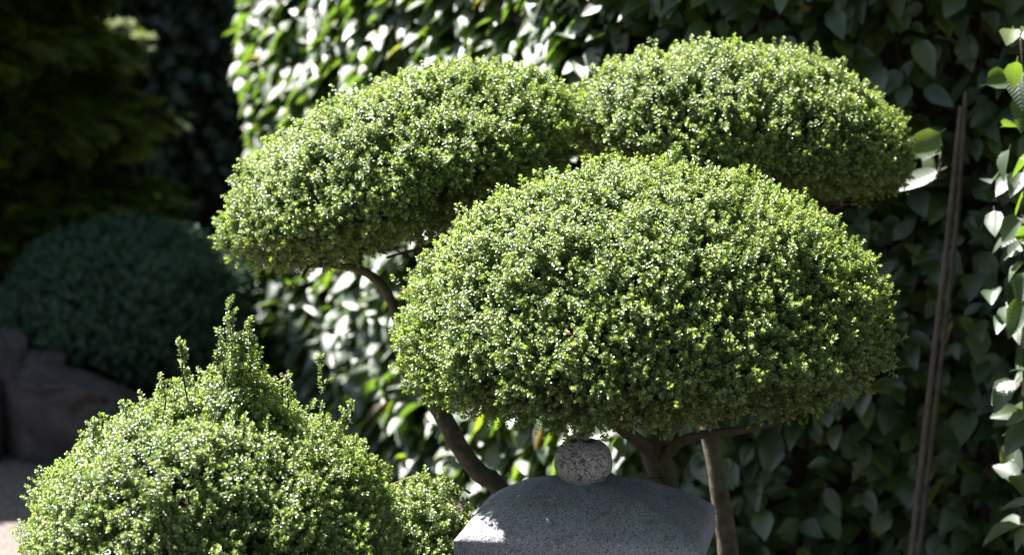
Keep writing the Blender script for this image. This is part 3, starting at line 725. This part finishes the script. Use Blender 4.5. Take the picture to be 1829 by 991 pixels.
rock(gp(75, 648, 9.22, 0.33), 0.10, 0.10, 0.07, 5, 'small stone resting on top of the large flat-faced rock')
rock(gp(150, 812, 8.75, 0.02), 0.09, 0.07, 0.05, 6, 'small stone on the gravel at the foot of the large rock')
far = empty('dark_round_bush', (at(235, 520, 9.7).x, 9.7, 0), 'rounded blue-green bush in deep shade behind the rocks', 'bush')
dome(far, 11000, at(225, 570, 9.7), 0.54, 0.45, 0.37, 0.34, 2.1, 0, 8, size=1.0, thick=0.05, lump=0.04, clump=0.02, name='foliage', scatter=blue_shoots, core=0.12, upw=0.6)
tube_obj('stem', [Vector((far.location.x, 9.7, -0.03)), Vector((far.location.x + .02, 9.7, 0.4))], [0.04, 0.03], M_bark, far, 8)

def conifer(x, y, h, rad, seed, N, label):
    t = empty('conifer', (x, y, 0), label, 'tree', 'dark conifers at the far left')
    r = np.random.default_rng(seed); z = 0.1 + r.random(N) * (h - 0.1); an = r.random(N) * 2 * math.pi
    prof = rad * np.clip((1 - (z / h) ** 3.0), 0.05, 1)
    lay = 0.75 + 0.25 * np.sin(z * 17 + 2.0 * vnoise(np.stack([np.cos(an) * 2, np.sin(an) * 2, z * 2], 1), seed))   # loose tiers
    q = prof * lay * (1 - 0.35 * r.random(N) ** 1.5) * (1 + 0.18 * vnoise(np.stack([np.cos(an) * 3, np.sin(an) * 3, z * 3], 1), seed + 2))
    P = np.stack([x + np.cos(an) * q, y + np.sin(an) * q, z], 1)
    O = np.stack([np.cos(an), np.sin(an), np.zeros(N)], 1)
    X = norm(O + np.array([0, 0, -0.15]) + r.normal(size=(N, 3)) * .35); Z = norm(np.array([[0, 0, 1.]]) + O * 0.35 + r.normal(size=(N, 3)) * .3)
    foliage('foliage', P, frames(Z, X), r.uniform(0.8, 1.6, N), sprays, t)
    tube_obj('trunk', [Vector((x, y, -0.03)), Vector((x + .02, y, h * .5)), Vector((x, y, h * 0.93))], [0.09, 0.06, 0.012], M_bark, t, 10, 0.06, seed)
    parts = []
    for k in range(60):
        zz = r.uniform(0.2, h * .85); a = r.uniform(0, 2 * math.pi); ln = rad * (1 - (zz / h) ** 3) * .8
        parts.append(tube([Vector((x, y, zz)), Vector((x + math.cos(a) * ln * .6, y + math.sin(a) * ln * .6, zz + 0.05)), Vector((x + math.cos(a) * ln, y + math.sin(a) * ln, zz + 0.02))], [0.012, 0.008, 0.004], 5, 0, 0, 2))
    o = link('branches', mesh('branches', *merge(parts)), t, M_bark); o['kind'] = 'stuff'
conifer(-3.35, 11.55, 5.0, 0.68, 74, 9000, 'slim dark conifer behind the other three at the far left')  # unseen, put behind to shade the conifer in view
conifer(-2.5, 11.0, 2.9, 0.78, 71, 13000, 'dark green conifer nearest the hedges, filling the far upper left corner')
conifer(-3.2, 10.1, 5.0, 0.92, 72, 15000, 'tall dark conifer beyond the left edge of the photo, shading the rocks')  # unseen, added only for the shade it casts
conifer(-3.65, 9.5, 4.0, 0.75, 73, 9000, 'dark conifer nearest the viewer, beyond the left edge of the photo')  # unseen too, added to throw shade on gravel and rocks

# the hedge across the back
bh = empty('back_hedge', (-1.8, 12.6, 0), 'dull blue-green hedge in full shade at the back, between the conifer and the sunlit hedge', 'hedge')
r = np.random.default_rng(81); N = 15000; x = r.uniform(-4.6, 0.2, N); z = r.random(N) * 2.9; d = np.abs(r.normal(size=N)) * .14
Pn = np.stack([x, np.full(N, 12.3), z], 1); hh = 0.1 * vnoise(Pn * 2) + 0.06 * vnoise(Pn * 6)
Pb = np.stack([x, 12.3 - hh + d, z], 1); Nb = np.tile([0., -1., 0.], (N, 1))
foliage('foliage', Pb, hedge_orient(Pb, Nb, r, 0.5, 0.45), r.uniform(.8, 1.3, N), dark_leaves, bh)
link('inner_twigs', mesh('inner_twigs', *box(-4.6, 0.2, 12.55, 13.2, 0, 2.85)), bh, M_core)  # solid dark block filling the hedge behind its leaves, in place of twigs

# ================================================================== ADDED TREES OUT OF VIEW, put round the garden to block sky light
def shade_tree(x, y, h, rad, seed, N, label, zc=0.55, zr=0.42):
    t = empty('broadleaf_tree', (x, y, 0), label, 'tree', 'tall trees standing round the garden behind the viewer')
    r = np.random.default_rng(seed); K = 60
    C = norm(r.normal(size=(K, 3))) * (r.random((K, 1)) ** 0.4) * np.array([rad, rad, h * zr]) * 0.85 + np.array([x, y, h * zc])
    ci = r.integers(0, K, N); P = C[ci] + norm(r.normal(size=(N, 3))) * (rad * 0.32 * r.random((N, 1)) ** 0.4)
    foliage('crown', P, frames(norm(r.normal(size=(N, 3)) * .5 + np.array([0, 0, 1.])), r.normal(size=(N, 3))), r.uniform(2.0, 3.6, N), hedge_leaves, t)
    tube_obj('trunk', [Vector((x, y, -0.05)), Vector((x + .1, y, h * .3)), Vector((x - .05, y + .1, h * .6)), Vector((x, y, h * .9))], [0.26, 0.2, 0.13, 0.03], M_bark, t, 12, 0.08, seed)
    parts = []
    for k in range(0, K, 2):
        c = C[k]; z0 = min(h * .8, max(h * .15, c[2] - 1.2)); parts.append(tube([Vector((x, y, z0)), Vector(((x + c[0]) / 2, (y + c[1]) / 2, (z0 + c[2]) / 2 + .1)), Vector(c)], [0.07, 0.045, 0.015], 6, 0, 0, 2))
    o = link('branches', mesh('branches', *merge(parts)), t, M_bark); o['kind'] = 'stuff'
for k, (x, y, h, w) in enumerate([(-6.0, -1.8, 12.5, 3.8), (-1.0, -4.3, 13.5, 4.0), (4.2, -2.8, 13.0, 3.8), (6.0, 2.0, 12.5, 3.6)]):
    shade_tree(x, y, h, w, 200 + k, 11000, ['tall broadleaf tree behind the viewer at far left', 'tallest broadleaf tree directly behind the viewer', 'tall broadleaf tree behind the viewer at right', 'tall broadleaf tree at the viewer\'s right hand, beyond the frame'][k])

shade_tree(2.7, 8.3, 11.0, 2.4, 210, 14000, 'tall broadleaf tree overhanging the right end of the leafy hedge, crown above the frame', 0.66, 0.28)
shade_tree(3.9, 4.6, 8.5, 2.7, 211, 7000, 'tall broadleaf tree right of the clipped tree, beyond the frame')

shade_tree(1.5, 10.0, 9.5, 1.9, 213, 9000, 'slender tree rising behind the middle of the leafy hedge, crown above the frame', 0.66, 0.27)
shade_tree(-5.2, 1.8, 11.0, 3.0, 212, 10000, 'tall broadleaf tree at the viewer\'s left hand, beyond the frame')
